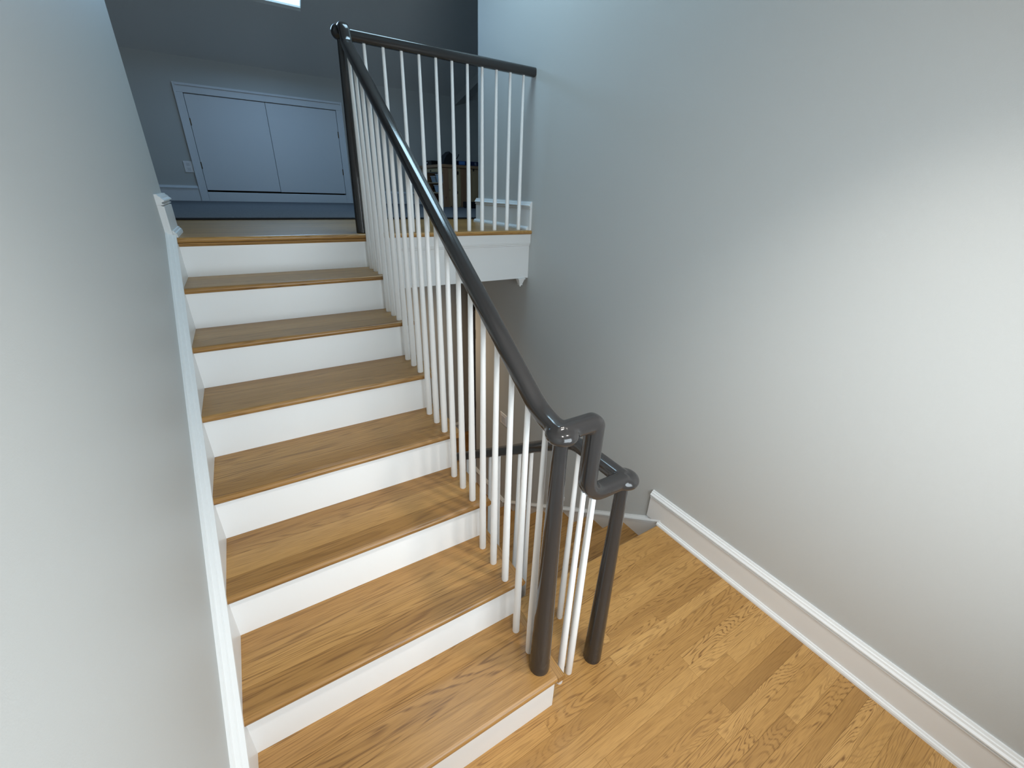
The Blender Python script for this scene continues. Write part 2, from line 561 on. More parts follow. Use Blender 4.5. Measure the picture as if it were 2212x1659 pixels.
# knee wall with the opening of the access doors
dx0, dx1, dz0, dz1 = 0.012, 1.690, FL + 0.122, FL + 1.170
o = (MB().box(-3.0, dx0, KY, KY + 0.1, FL - 0.3, 3.4).box(dx1, 4.2, KY, KY + 0.1, FL - 0.3, 3.4)
     .box(dx0, dx1, KY, KY + 0.1, FL - 0.3, dz0).box(dx0, dx1, KY, KY + 0.1, dz1, 3.4)).build('wall_far', M['wall'])
tag(o, 'grey knee wall of the upper room under the sloped ceiling', 'wall', 'structure')
o = (MB().box(dx0 - 0.2, dx1 + 0.2, KY + 0.75, KY + 0.8, FL - 0.3, 3.0).box(dx0 - 0.2, dx1 + 0.2, KY + 0.1, KY + 0.8, 2.95, 3.0)
     .box(dx0 - 0.2, dx1 + 0.2, KY + 0.1, KY + 0.8, FL - 0.3, FL).box(dx0 - 0.2, dx0 - 0.15, KY + 0.1, KY + 0.8, FL, 3.0)
     .box(dx1 + 0.15, dx1 + 0.2, KY + 0.1, KY + 0.8, FL, 3.0)).build('wall_crawlspace', M['under'])
tag(o, 'dark crawlspace behind the small double doors', 'wall', 'structure')
o = MB().box(-3.1, -3.0, 2.1, KY + 0.1, FL - 0.3, CZ + 0.1).build('wall_upper_left', M['wall'])
tag(o, 'grey side wall of the upper room beyond the left wall', 'wall', 'structure')
o = MB().box(4.2, 4.3, 2.7, KY + 0.1, FL - 0.3, CZ + 0.1).build('wall_upper_right', M['wall'])
tag(o, 'grey side wall of the upper room beyond the pine bench', 'wall', 'structure')
o = MB().box(-3.1, WL - 0.12, 2.12, 2.24, FL - 0.3, CZ).build('wall_upper_front', M['wall'])
tag(o, 'grey wall of the upper room left of the stair head', 'wall', 'structure')
o = MB().box(R + 0.12, 4.3, 2.70, 2.815, FL - 0.3, CZ).build('wall_upper_entry', M['wall'])
tag(o, 'grey wall of the upper room right of the stairwell', 'wall', 'structure')
# lower hall
o = MB().box(-0.5, 2.40, 3.92, 4.02, LO, 1.22).box(2.40, 4.7, 5.4, 5.5, LO, 1.22).box(2.40, 2.50, 3.92, 5.4, LO, 1.22).build('wall_lower_far', M['wall'])
tag(o, 'tan far wall of the lower hall seen between the balusters', 'wall', 'structure')
o = MB().box(-0.6, -0.5, 1.9, 4.0, LO, 1.22).box(4.6, 4.7, 2.7, 5.5, LO, 1.22).box(R + 0.12, 4.7, 2.6, 2.76, LO, 1.22).build('wall_lower_side', M['wall'])
tag(o, 'side walls of the lower hall out of sight of the landing', 'wall', 'structure')
# wall under the upper flight that closes the stair side
RB = NO + 0.0182
zz = [(RB, LO)]
for k in range(1, 9):
    zz.append(((k - 1) * T + RB, k * RI - 0.0272))
    if k < 8:
        zz.append((k * T + RB, k * RI - 0.0272))
zz += [(FE + 0.06, FL - 0.0272), (FE + 0.06, LO)]
o = MB().box(WL, SX - 0.1, 1.93, 2.03, LO, FL - 0.3).build('wall_stair_end', M['wall'])
tag(o, 'wall below the stair head facing the lower hall', 'wall', 'structure')
o = MB().box(WL, R, 0.30, 0.42, LO, -0.1).build('wall_landing_drop', M['wall'])
tag(o, 'wall under the far edge of the landing', 'wall', 'structure')

# ---- ceilings
CS = 0.70


def cz(yy):
    return 3.045 + CS * (KY - yy)


YF = KY - (CZ - 3.045) / CS
sx0, sx1, sy0, sy1 = 0.40, 1.319, 5.643, 5.03   # skylight in the slope
mb = MB()


def slope_quad(xa, xb, ya, yb):
    mb.add([(xa, ya, cz(ya)), (xb, ya, cz(ya)), (xb, yb, cz(yb)), (xa, yb, cz(yb)),
            (xa, ya, cz(ya) + 0.03), (xb, ya, cz(ya) + 0.03), (xb, yb, cz(yb) + 0.03), (xa, yb, cz(yb) + 0.03)],
           [(0, 1, 2, 3), (7, 6, 5, 4), (0, 4, 5, 1), (1, 5, 6, 2), (2, 6, 7, 3), (3, 7, 4, 0)])


slope_quad(-3.1, sx0, KY + 0.1, YF); slope_quad(sx1, 4.3, KY + 0.1, YF)
slope_quad(sx0, sx1, KY + 0.1, sy0); slope_quad(sx0, sx1, sy1, YF)
o = mb.build('ceiling_slope', M['ceil'])
tag(o, 'dim blue-grey sloped ceiling of the upper room with a skylight', 'ceiling', 'structure')
kx0, kx1, ky0, ky1 = 1.05, 1.89, 1.33, 2.27      # stairwell skylight
o = (MB().box(-3.1, kx0, 0.30, YF, CZ, CZ + 0.12).box(kx1, 4.3, 0.30, YF, CZ, CZ + 0.12)
     .box(kx0, kx1, 0.30, ky0, CZ, CZ + 0.12).box(kx0, kx1, ky1, YF, CZ, CZ + 0.12)).build('ceiling', M['ceil'])
tag(o, 'flat white ceiling high above the landing', 'ceiling', 'structure')
o = MB().box(WL - 0.12, R + 0.12, -1.37, 0.30, LZ, LZ + 0.1).box(WL - 0.12, R + 0.12, 0.30, 0.40, LZ, CZ).build('ceiling_added_drop', M['ceil'])  # unseen dropped ceiling and bulkhead, added to keep the downlights off the upper floor
tag(o, 'unseen lower white ceiling added above the landing to confine the recessed lights', 'ceiling', 'structure')
o = MB().box(-0.6, 4.7, FE + 0.10, 5.5, 1.18, 1.22).build('ceiling_lower', M['ceil'])
tag(o, 'ceiling of the lower hall under the upper floor', 'ceiling', 'structure')

# ---- windows
n = Vector((0, CS, 1)).normalized()


def slope_bar(mb_, xa, xb, ya, yb, lift0, lift1):
    a = [Vector((x_, y_, cz(y_))) for x_, y_ in ((xa, ya), (xb, ya), (xb, yb), (xa, yb))]
    vs = [q + n * lift0 for q in a] + [q + n * lift1 for q in a]
    mb_.add(vs, [(0, 1, 2, 3), (7, 6, 5, 4), (0, 4, 5, 1), (1, 5, 6, 2), (2, 6, 7, 3), (3, 7, 4, 0)])


win1 = empty('window_1', (0.86, 5.33, 3.73))
win1['label'] = 'bright skylight in the sloped ceiling of the upper room'; win1['category'] = 'window'; win1['kind'] = 'structure'
wi = Matrix.Translation(-Vector(win1.location))
mb = MB()
slope_bar(mb, sx0 - 0.05, sx0, sy0 + 0.05, sy1 - 0.05, 0.026, 0.07); slope_bar(mb, sx1, sx1 + 0.05, sy0 + 0.05, sy1 - 0.05, 0.026, 0.07)
slope_bar(mb, sx0, sx1, sy0 + 0.05, sy0, 0.026, 0.07); slope_bar(mb, sx0, sx1, sy1, sy1 - 0.05, 0.026, 0.07)
o = mb.build('window_frame', M['frame'], win1); o.data.transform(wi)
mb = MB(); slope_bar(mb, sx0, sx1, sy0, sy1, 0.030, 0.034)
o = mb.build('pane', M['glass'], win1); o.data.transform(wi)

win2 = empty('window_2', (1.47, 1.80, CZ + 0.1))
tag(win2, 'skylight in the flat ceiling over the stairwell', 'window', 'structure')
o = (MB().box(-0.46, -0.42, -0.51, 0.51, 0.02, 0.07).box(0.42, 0.46, -0.51, 0.51, 0.02, 0.07)
     .box(-0.42, 0.42, -0.51, -0.47, 0.02, 0.07).box(-0.42, 0.42, 0.47, 0.51, 0.02, 0.07)).build('window_frame', M['frame'], win2)
MB().box(-0.42, 0.42, -0.47, 0.47, 0.04, 0.046).build('pane', M['glass'], win2)

win3 = empty('window_3', (0.95, -1.31, 0.80))
tag(win3, 'white sash window in the wall behind the landing', 'window', 'structure')
(MB().box(-0.60, -0.55, -0.03, 0.03, 0, 1.2).box(0.55, 0.60, -0.03, 0.03, 0, 1.2).box(-0.55, 0.55, -0.03, 0.03, 0, 0.05)
 .box(-0.55, 0.55, -0.03, 0.03, 1.15, 1.2).box(-0.55, 0.55, -0.02, 0.02, 0.58, 0.62)).build('window_frame', M['frame'], win3)
for z0, z1 in ((0.05, 0.58), (0.62, 1.15)):
    MB().box(-0.55, 0.55, -0.003, 0.003, z0, z1).build('pane', M['glass'], win3)
for a, b in ((-0.69, -0.60), (0.60, 0.69)):
    MB().bbox(a, b, 0.06, 0.08, -0.002, 1.29, 0.003).build('casing', M['trim'], win3)
MB().bbox(-0.60, 0.60, 0.06, 0.08, 1.20, 1.29, 0.003).build('casing', M['trim'], win3)
MB().bbox(-0.72, 0.72, 0.03, 0.13, -0.035, -0.002, 0.005).build('window_sill', M['trim'], win3)

# ---- base boards and skirts
BASE = [(0.0, 0.0), (0.016, 0.0), (0.016, 0.142), (0.0205, 0.1435), (0.0205, 0.149), (0.0155, 0.151), (0.0155, 0.157),
        (0.025, 0.161), (0.024, 0.167), (0.017, 0.174), (0.015, 0.181), (0.010, 0.183), (0.008, 0.190), (0.0, 0.190)]
FACE = [(0.0, 0.0), (0.016, 0.0), (0.016, 0.144), (0.0, 0.144)]
CAP = [(0.0, 0.1445), (0.017, 0.1445), (0.0205, 0.1455), (0.0205, 0.1495), (0.0165, 0.1505), (0.0165, 0.157),
       (0.025, 0.161), (0.0245, 0.166), (0.018, 0.173), (0.0155, 0.180), (0.011, 0.182), (0.008, 0.190), (0.0, 0.190)]
SHOE = [(0.0162, 0.0), (0.032, 0.0), (0.0315, 0.009), (0.0285, 0.016), (0.024, 0.018), (0.021, 0.024), (0.0162, 0.025)]


def base_run(name, prof, parent, p0, p1, out, mat='trim'):
    out = Vector(out)
    q = [tuple(out * a + Vector((0, 0, b))) for a, b in prof]
    return MB().ext(q, p0, p1).build(name, M[mat], parent)


b = base_run('baseboard_right', FACE, None, (R, -1.25, 0), (R, 0.556, 0), (-1, 0, 0))
tag(b, 'white moulded baseboard along the right wall of the landing', 'baseboard', 'structure')
base_run('cap_moulding', CAP, b, (R, -1.25, 0), (R, 0.556, 0), (-1, 0, 0))
base_run('shoe_moulding', SHOE, b, (R, -1.25, 0), (R, L, 0), (-1, 0, 0))
# upper right base with a wrap round the wall end
b = base_run('baseboard_upper_right', FACE, None, (R, FE + 0.012, FL), (R, 2.831, FL), (-1, 0, 0))
tag(b, 'white baseboard on the upper hall wall beside the hall railing', 'baseboard', 'structure')
base_run('cap_moulding', CAP, b, (R, FE + 0.012, FL), (R, 2.838, FL), (-1, 0, 0))
base_run('shoe_moulding', SHOE, b, (R, FE + 0.03, FL), (R, 2.846, FL), (-1, 0, 0))
base_run('return_board', FACE, b, (R + 0.0005, 2.815, FL), (R + 0.12, 2.815, FL), (0, 1, 0))
# upper left base over the stair head
b = base_run('baseboard_upper_left', FACE, None, (WL, 1.95, FL), (WL, 2.255, FL), (1, 0, 0))
tag(b, 'short white baseboard at the end of the left wall by the top step', 'baseboard', 'structure')
base_run('cap_moulding', [(a * 1.3, z_) for a, z_ in CAP], b, (WL, 1.947, FL), (WL, 2.262, FL), (1, 0, 0))
base_run('shoe_moulding', [(a + 0.010, z_ * 1.25) for a, z_ in SHOE], b, (WL, FE + 0.004, FL), (WL, 2.262, FL), (1, 0, 0))
base_run('spacer_board', [(0.0162, 0.0), (0.026, 0.0), (0.026, 0.138), (0.0162, 0.142)], b, (WL, 1.95, FL), (WL, 2.255, FL), (1, 0, 0))
# knee wall base
for xa, xb, nm, lb in ((-3.0, -0.075, 'baseboard_far_left', 'white baseboard on the knee wall left of the small double doors'),
                       (1.775, 4.2, 'baseboard_far_right', 'white baseboard on the knee wall behind the railing balusters')):
    b = base_run(nm, FACE, None, (xa, KY, FL), (xb, KY, FL), (0, -1, 0), 'door')
    tag(b, lb, 'baseboard', 'structure')
    base_run('cap_moulding', CAP, b, (xa, KY, FL), (xb, KY, FL), (0, -1, 0), 'door')
# lower base boards
b = base_run('baseboard_lower_right', FACE, None, (R, 2.24, LO), (R, 2.885, LO), (-1, 0, 0))
tag(b, 'white baseboard on the lower hall wall at the foot of the lower stairs', 'baseboard', 'structure')
base_run('cap_moulding', CAP, b, (R, 2.24, LO), (R, 2.885, LO), (-1, 0, 0))
b = base_run('baseboard_lower_far', FACE, None, (-0.5, 3.92, LO), (2.40, 3.92, LO), (0, -1, 0))
tag(b, 'white baseboard on the far wall of the lower hall', 'baseboard', 'structure')
base_run('cap_moulding', CAP, b, (-0.5, 3.92, LO), (2.40, 3.92, LO), (0, -1, 0))

# left skirt that follows the upper flight
s0 = (0.0, -1.0, RI + SL * -1.0)
s1 = (0.0, 1.955, RI + SL * 1.955)
q = [(-0.036, 0.045), (-0.029, 0.045), (-0.025, 0.037), (-0.014, 0.036), (-0.010, 0.030), (0.002, 0.029), (0.003, 0.021), (-0.002, 0.016)]
sk = MB().ext([(a, 0, z_) for a, z_ in [(-0.036, 0.0158), (-0.002, 0.0158), (-0.002, -0.36), (-0.036, -0.36)]], s0, s1).build('trim_1', M['trim'])
tag(sk, 'white sloped skirt board between the left wall and the steps', 'trim', 'structure')
MB().ext([(a, 0, z_) for a, z_ in q + [(-0.036, 0.016)]], s0, s1).build('cap_moulding', M['trim'], sk)
MB().box(-0.036, -0.002, 1.9552, 2.03, 1.0, FL - 0.0275).build('skirt_end', M['trim'], sk)
# right skirt that follows the lower flight
s0 = (R, 0.46, -SL * (0.46 - L)); s1 = (R, 2.262, -SL * (2.262 - L))
sk = MB().ext([(0, 0, 0.004), (-0.014, 0, 0.004), (-0.014, 0, -0.30), (0, 0, -0.30)], s0, s1).build('trim_2', M['trim'])
tag(sk, 'white sloped skirt board going down the right wall past the landing', 'trim', 'structure')
MB().ext([(0, 0, 0.045), (-0.006, 0, 0.045), (-0.009, 0, 0.036), (-0.017, 0, 0.030), (-0.022, 0, 0.020), (-0.015, 0, 0.016), (-0.018, 0, 0.010), (-0.018, 0, 0.005), (0, 0, 0.005)],
         s0, s1).build('cap_moulding', M['trim'], sk)

# fascia of the upper floor edge over the lower flight
fa = MB().box(SX, R, FE + 0.026, FE + 0.05, 1.18, FL - 0.027).build('trim_3', M['trim'])
tag(fa, 'white fascia board under the edge of the upper hall floor', 'trim', 'structure')
MB().ext([(0, 0.026, 0.0), (0, 0.012, 0.0), (0, 0.012, -0.058), (0, 0.015, -0.060), (0, 0.015, -0.066), (0, 0.020, -0.070), (0, 0.021, -0.078), (0, 0.026, -0.082)],
         (SX, FE, FL - 0.027), (R, FE, FL - 0.027)).build('band_moulding', M['trim'], fa)
cxp = 2.002
mb = MB()
lev = [(0.030, 1.1795), (0.030, 1.173), (0.025, 1.171), (0.012, 1.134), (0.014, 1.132), (0.014, 1.128), (0.006, 1.126), (0.004, 1.116)]
vs = []
for h, z_ in lev:
    vs += [(cxp - h, FE + 0.038 - h * 0.9, z_), (cxp + h, FE + 0.038 - h * 0.9, z_), (cxp + h, FE + 0.038 + h * 0.9, z_), (cxp - h, FE + 0.038 + h * 0.9, z_)]
fs = [(0, 1, 2, 3), tuple(range(len(vs) - 1, len(vs) - 5, -1))]
for k in range(len(lev) - 1):
    for i in range(4):
        fs.append((4 * k + i, 4 * k + (i + 1) % 4, 4 * k + 4 + (i + 1) % 4, 4 * k + 4 + i))
mb.add(vs, fs)
mb.build('drop_finial', M['trim'], fa)

# ---- small double doors in the knee wall
d1 = empty('door_1', (0.85, KY, FL))
tag(d1, 'pair of small white access doors in the knee wall of the upper room', 'door', 'structure')


def dpart(name, mat, x0, x1, y0, y1, z0, z1, c=0.003, par=d1, org=(0.85, KY, FL)):
    return MB().bbox(x0 - org[0], x1 - org[0], y0 - org[1], y1 - org[1], z0 - org[2], z1 - org[2], c).build(name, M[mat], par)


xm = 0.8445
for k, (xa, xb) in enumerate(((dx0 + 0.004, xm - 0.002), (xm + 0.002, dx1 - 0.004))):
    lf = MB().bbox(xa - 0.85, xb - 0.85, -0.004, 0.016, dz0 + (0.021, 0.018)[k] - FL, dz1 - 0.005 - FL, 0.002).build('door_leaf', M['door'], d1)
    hx = xa if k == 0 else xb
    for hz in (2.40, 1.94):
        MB().lathe([(0.007, -0.038), (0.007, 0.038)], 0, 0, 8).build('hinge', M['brass'], lf, (hx - 0.85, -0.008, hz - FL))
# casing with an outer band
for xa, xb, ba, bb in ((-0.072, 0.012, -0.072, -0.050), (1.690, 1.774, 1.752, 1.774)):
    c_ = dpart('casing', 'door', xa, xb, KY - 0.016, KY, FL, 2.69)
    MB().bbox(ba - 0.85, bb - 0.85, -0.027, -0.0165, 0, 2.785 - FL, 0.003).build('outer_band', M['door'], c_)
c_ = dpart('casing', 'door', -0.072, 1.774, KY - 0.016, KY, 2.6905, 2.785)
MB().bbox(-0.050 - 0.85, 1.752 - 0.85, -0.027, -0.0165, 2.760 - FL, 2.785 - FL, 0.003).build('outer_band', M['door'], c_)
dpart('sill_board', 'door', 0.0125, 1.6895, KY - 0.012, KY, FL, dz0)

# rafter-like drop beam at the right end of the sloped ceiling
P1 = Vector((3.448, 6.295, 3.046)); P2 = Vector((3.663, 5.907, 3.320))
P3 = P1 + (P2 - P1) * 3.0
bm_ = MB().ext([(0, 0, 0.02), (0.16, 0.09, 0.02), (0.16, 0.09, -0.115), (0, 0, -0.115)], P1, P3).build('ceiling_beam', M['wall'])
tag(bm_, 'sloped grey ceiling beam rising above the pine bench', 'beam', 'structure')

# black door standing open at the end of the lower wall
d2 = empty('door_2', (R + 0.01, 2.91, LO))
tag(d2, 'edge of a black open door at the end of the lower hall wall', 'door', 'structure')
MB().bbox(0.0, 0.76, -0.022, 0.022, 0.01, 2.03, 0.002).build('door_leaf', M['blackdoor'], d2)
for hz in (0.25, 1.0, 1.8):
    MB().lathe([(0.008, -0.045), (0.008, 0.045)], 0, 0, 8).build('hinge', M['brass'], d2, (-0.004, -0.026, hz))

# ================================================================== stairs
st = empty('staircase', (0.46, 0.0, 0.0))
tag(st, 'straight upper flight of eight steps with oak treads and white risers', 'staircase')
SO = Vector(st.location)


def riser(parent, org, x0, x1, yface, z0, z1):
    return MB().box(x0 - org[0], x1 - org[0], yface - org[1], yface + 0.018 - org[1], z0 - org[2], z1 - org[2]).build('riser', M['riser'], parent)


def tread(parent, org, x0, x1, yf, ztop, depth, ret=True, tones=None):
    """nosed front board with two glued boards behind it and a return nosing at the open end"""
    th = 0.027
    xr = x1 - (0.034 if ret else 0.0)
    cuts = [0.0, rnd.uniform(0.085, 0.125), rnd.uniform(0.185, 0.225), depth]
    tn = tones or [min(1, max(0, rnd.gauss(0.42, 0.2))) for _ in range(3)]
    c = (x0 + xr) / 2
    tr = nosed_board('tread', 'oak_tread', parent, x0 - org[0], xr - org[0], yf - org[1], cuts[1] - 0.0003, ztop - org[2], tn[0])
    for i in (1, 2):
        hy = (cuts[i + 1] - cuts[i]) / 2
        hx = (xr - x0) / 2
        b_ = MB().box(-hx, hx, -hy + 0.0003, hy - 0.0003, -th, 0).build('plank', M['oak_tread'], tr, (0, cuts[i] + hy, 0), fix=False)
        tone(b_, tn[i])
    if ret:
        # return nosing with its grain along the run, mitred look at the front corner
        q = bullnose_profile(0.0337, th)
        h = depth / 2 + 0.012
        rn = MB().ext([(0, a, b_) for a, b_ in q], (-h, 0, 0), (h, 0, 0)).build('return_nosing', M['oak_tread'], tr,
                                                                              (x1 - c, h + 0.0, 0), (0, 0, math.pi / 2))
        for p in rn.data.polygons:
            p.use_smooth = len(p.vertices) == 4 and abs(p.normal.z) < 0.97 and abs(p.normal.x) < 0.5
        tone(rn, min(1, tn[0] + 0.15))
    return tr


TON = {1: [0.50, 0.62, 0.42], 2: [0.78, 0.30, 0.48], 3: [0.80, 0.22, 0.62], 4: [0.62, 0.40, 0.30], 5: [0.45, 0.66, 0.50], 6: [0.66, 0.50, 0.72], 7: [0.55, 0.70, 0.5]}
for k in range(1, 9):
    riser(st, SO, -0.002, SX, (k - 1) * T + NO, (k - 1) * RI, k * RI - 0.027)
    if k < 8:
        tread(st, SO, -0.002, WT, (k - 1) * T, k * RI, T + NO + 0.001, True, TON[k])
sp = MB().poly([(y_ - SO.y, z_ - SO.z) for y_, z_ in zz], 0, SX - 0.10 - SO.x, SX - SO.x).build('stringer_panel', M['trim'], st)
# oak cove under the top nosing
cv = MB().ext([(0, 0.0, 0.0), (0, -0.011, 0.0), (0, -0.010, -0.006), (0, -0.004, -0.014), (0, 0.0, -0.017)],
              (-(SX + 0.002) / 2, 0, 0), ((SX + 0.002) / 2, 0, 0)).build('cove_moulding', M['oak_tread'], st, ((SX - 0.002) / 2 - SO.x, FE + NO - SO.y, FL - 0.027 - SO.z))
tone(cv, 0.4)

s2 = empty('staircase', (1.5, L, 0.0))
tag(s2, 'lower flight of oak steps descending from the landing along the right wall', 'staircase')
SO2 = Vector(s2.location)
for k in range(1, 8):
    yr = L + (k - 1) * T - NO
    MB().box(SX - SO2.x, R - 0.014 - SO2.x, yr - 0.018 - SO2.y, yr - SO2.y, -k * RI, -(k - 1) * RI - 0.027).build('riser', M['riser'], s2)
    if k < 7:
        yf = L + k * T
        dep = T + NO
        cuts = [0.0, 0.10, 0.20, dep]
        tr = nosed_board('tread', 'oak_tread', s2, SX - SO2.x, R - 0.014 - SO2.x, yf - SO2.y, cuts[1] - 0.0003, -k * RI, 0.7, flip=True)
        for i in (1, 2):
            hy = (cuts[i + 1] - cuts[i]) / 2
            hx = (R - 0.014 - SX) / 2
            tone(MB().box(-hx, hx, -hy + 0.0003, hy - 0.0003, -0.027, 0).build('plank', M['oak_tread'], tr, (0, -cuts[i] - hy, 0), fix=False), rnd.uniform(0.5, 0.9))

# ================================================================== railings
RP = []
for i in range(20):
    a = 2 * math.pi * i / 20
    ca, sa = math.cos(a), math.sin(a)
    e_ = 2.0 / 3.0
    RP.append((0.0265 * math.copysign(abs(ca) ** e_, ca), 0.0255 * math.copysign(abs(sa) ** e_, sa)))

Z1, Z2, Z3 = 1.197, 0.932, 2.462
rail_up = fillet([(0.060, Z1), ((Z1 - RI - 0.905) / SL, Z1), (1.935, RI + 0.905 + SL * 1.935), (1.965, Z3 + 0.008), (2.045, Z3 + 0.008)], [0.26, 0.07, 0.03])
rail_dn = fillet([(0.078, Z2), ((1.152 - Z2) / SL, Z2), (2.10, 1.152 - SL * 2.10)], [0.16])
goose = fillet([(XB, Z1), (1.010, Z1), (1.010, Z2), (1.100, Z2)], [0.012, 0.066])


def newel(parent, org, x, y, z0, z1, rb=0.0375, rt=0.0205):
    h = z1 - z0
    pf = []
    for f in (0, 0.004, 0.02, 0.08, 0.2, 0.35, 0.5, 0.65, 0.8, 0.92, 1.0):
        pf.append(((rb + (rt - rb) * (f ** 1.05)) * (0.985 if f == 0 else 1), h * f))
    return MB().lathe(pf, 0, 0, 28).build('newel_post', M['rail'], parent, (x - org[0], y - org[1], z0 - org[2]))


def newel_cap(org, x, y, zc, r_=0.047, hh=0.025):
    pf = []
    for i in range(13):
        a = -math.pi / 2 + math.pi * i / 12
        ca, sa = math.cos(a), math.sin(a)
        pf.append((max(0.0005, r_ * (abs(ca) ** 0.75)), hh * math.copysign(abs(sa) ** 0.9, sa)))
    return MB().lathe([(a_, b_ + zc - org[2]) for a_, b_ in pf], x - org[0], y - org[1], 32)


bal_mesh = {}


def baluster(parent, org, x, y, z0, z1):
    key = round(z1 - z0, 3)
    if key not in bal_mesh:
        h = z1 - z0
        rb, rt = 0.0138, 0.0084
        o_ = MB().lathe([(rb * 0.97, 0), (rb, 0.002), (rb * 1.0, 0.15 * h), (rb + (rt - rb) * 0.52, 0.55 * h), (rt, 0.97 * h), (rt, h)], 0, 0, 16).build('baluster', M['white'], parent, (x - org[0], y - org[1], z0 - org[2]))
        bal_mesh[key] = o_.data
        return o_
    return link('baluster', bal_mesh[key], parent, (x - org[0], y - org[1], z0 - org[2]))


# --- railing of the upper flight
r1 = empty('stair_railing', (XB, 0.072, RI))
tag(r1, 'charcoal handrail on white balusters climbing the upper flight of steps', 'railing')
O1 = Vector(r1.location)
newel(r1, O1, XB + 0.002, 0.072, RI, Z1 - 0.012)
newel(r1, O1, XB, 2.040, FL, Z3 - 0.012)
fused([MB().sweep([Vector((XB, p.x, p.y)) - O1 for p in rail_up], (1, 0, 0), RP),
       MB().sweep([Vector((p.x, 0.072, p.y)) - O1 for p in goose], (0, -1, 0), RP),
       newel_cap(O1, XB + 0.002, 0.070, Z1 - 0.006), newel_cap(O1, XB, 2.040, Z3 + 0.004, 0.046, 0.034)], 'handrail', 'rail', r1)
for k in range(1, 8):
    for j, off in enumerate((0.044, 0.138, 0.232)):
        if k == 1 and j == 0:
            continue
        yy = (k - 1) * T + off
        baluster(r1, O1, XB, yy, k * RI, zat(rail_up, yy) - 0.012)

# --- railing of the lower flight
r2 = empty('stair_railing', (XD + 0.006, 0.080, 0.0))
tag(r2, 'charcoal handrail with thick landing post descending beside the lower flight', 'railing')
O2 = Vector(r2.location)
newel(r2, O2, XD + 0.006, 0.080, 0.0, Z2 - 0.012)
fused([MB().sweep([Vector((XD, p.x, p.y)) - O2 for p in rail_dn], (1, 0, 0), RP), newel_cap(O2, XD + 0.008, 0.080, Z2 - 0.006, 0.050),
       MB().sweep([Vector((x_, 0.072, Z2)) - O2 for x_ in (1.085, XD)], (0, -1, 0), RP)], 'handrail', 'rail', r2)
baluster(r2, O2, 1.000, 0.071, 0.0, 0.955)
baluster(r2, O2, 1.055, 0.080, 0.0, 0.925)
for yy in (0.197, 0.292, 0.387):
    baluster(r2, O2, XD - 0.004, yy, 0.0, zat(rail_dn, yy) - 0.012)
for k in range(1, 7):
    for off in (0.023, 0.117, 0.211):
        yy = L + (k - 1) * T + off
        if yy < 2.06:
            baluster(r2, O2, XD - 0.004, yy, -k * RI, zat(rail_dn, yy) - 0.012)
newel(r2, O2, XD, 2.12, LO, 1.152 - SL * 2.12)

# --- hall railing
r3 = empty('hall_railing', (1.48, 2.035, FL))
tag(r3, 'level charcoal handrail with white balusters along the edge of the upper hall', 'railing')
O3 = Vector(r3.location)
MB().sweep([Vector((XB, 2.035, Z3)) - O3, Vector((R - 0.002, 2.035, Z3)) - O3], (0, -1, 0), RP).build('handrail', M['rail'], r3)
for i in range(11):
    baluster(r3, O3, 0.998 + 0.0983 * i, 2.035, FL, Z3 - 0.012)

# ================================================================== things
# carpet
ca = empty('carpet', (0.6, 4.7, FL))
tag(ca, 'grey-blue low pile carpet with a dark bound edge in the upper room', 'carpet')
MB().bbox(-3.55, 3.55, -1.525, 1.58, 0.0, 0.016, 0.005).build('pile', M['carpet'], ca)
MB().bbox(-3.55, 3.55, -1.545, -1.5255, 0.0, 0.014, 0.003).build('binding', M['black'], ca)

# socket plate beside the small doors
pl = empty('outlet_plate', (-0.118, KY, 1.918))
tag(pl, 'white wall outlet plate left of the small double doors', 'outlet')
MB().bbox(-0.046, 0.045, -0.008, 0, -0.062, 0.062, 0.003).build('plate', M['plate'], pl)
for dz in (-0.026, 0.026):
    MB().bbox(-0.017, 0.017, -0.0095, -0.0081, dz - 0.016, dz + 0.016, 0.0006).build('socket', M['socket'], pl)

# double switch on the lower part of the right wall
sw = empty('light_switch', (R, 2.295, -0.205))
tag(sw, 'white double rocker light switch low on the wall behind the balusters', 'light switch')
MB().bbox(-0.008, 0, -0.062, 0.062, -0.060, 0.060, 0.003).build('plate', M['plate'], sw)
for dy in (-0.023, 0.023):
    MB().bbox(-0.012, -0.0081, dy - 0.017, dy + 0.017, -0.034, 0.034, 0.0015).build('rocker', M['socket'], sw)

# little wall hook
hk = empty('wall_hook', (R, 1.335, -0.456))
tag(hk, 'tiny white hook on the wall above the sloped lower skirt board', 'hook')
MB().bbox(-0.004, 0, -0.010, 0.010, -0.018, 0.018, 0.0015).build('plate', M['plate'], hk)
pts = fillet([(-0.0038, 0.008), (-0.020, 0.008), (-0.034, -0.004)], [0.006])
MB().sweep([Vector((p.x, 0, p.y)) for p in pts], (0, 1, 0), [(0.0045 * math.cos(a * math.pi / 4), 0.0045 * math.sin(a * math.pi / 4)) for a in range(8)]).build('peg', M['plate'], hk)

# pine storage bench
bx, by, bz = 2.80, 5.30, FL + 0.016
be = empty('storage_bench', (bx, by, bz))
tag(be, 'knotty pine storage bench with open shelves at its end in the upper room', 'bench')
BH = 2.076 - bz


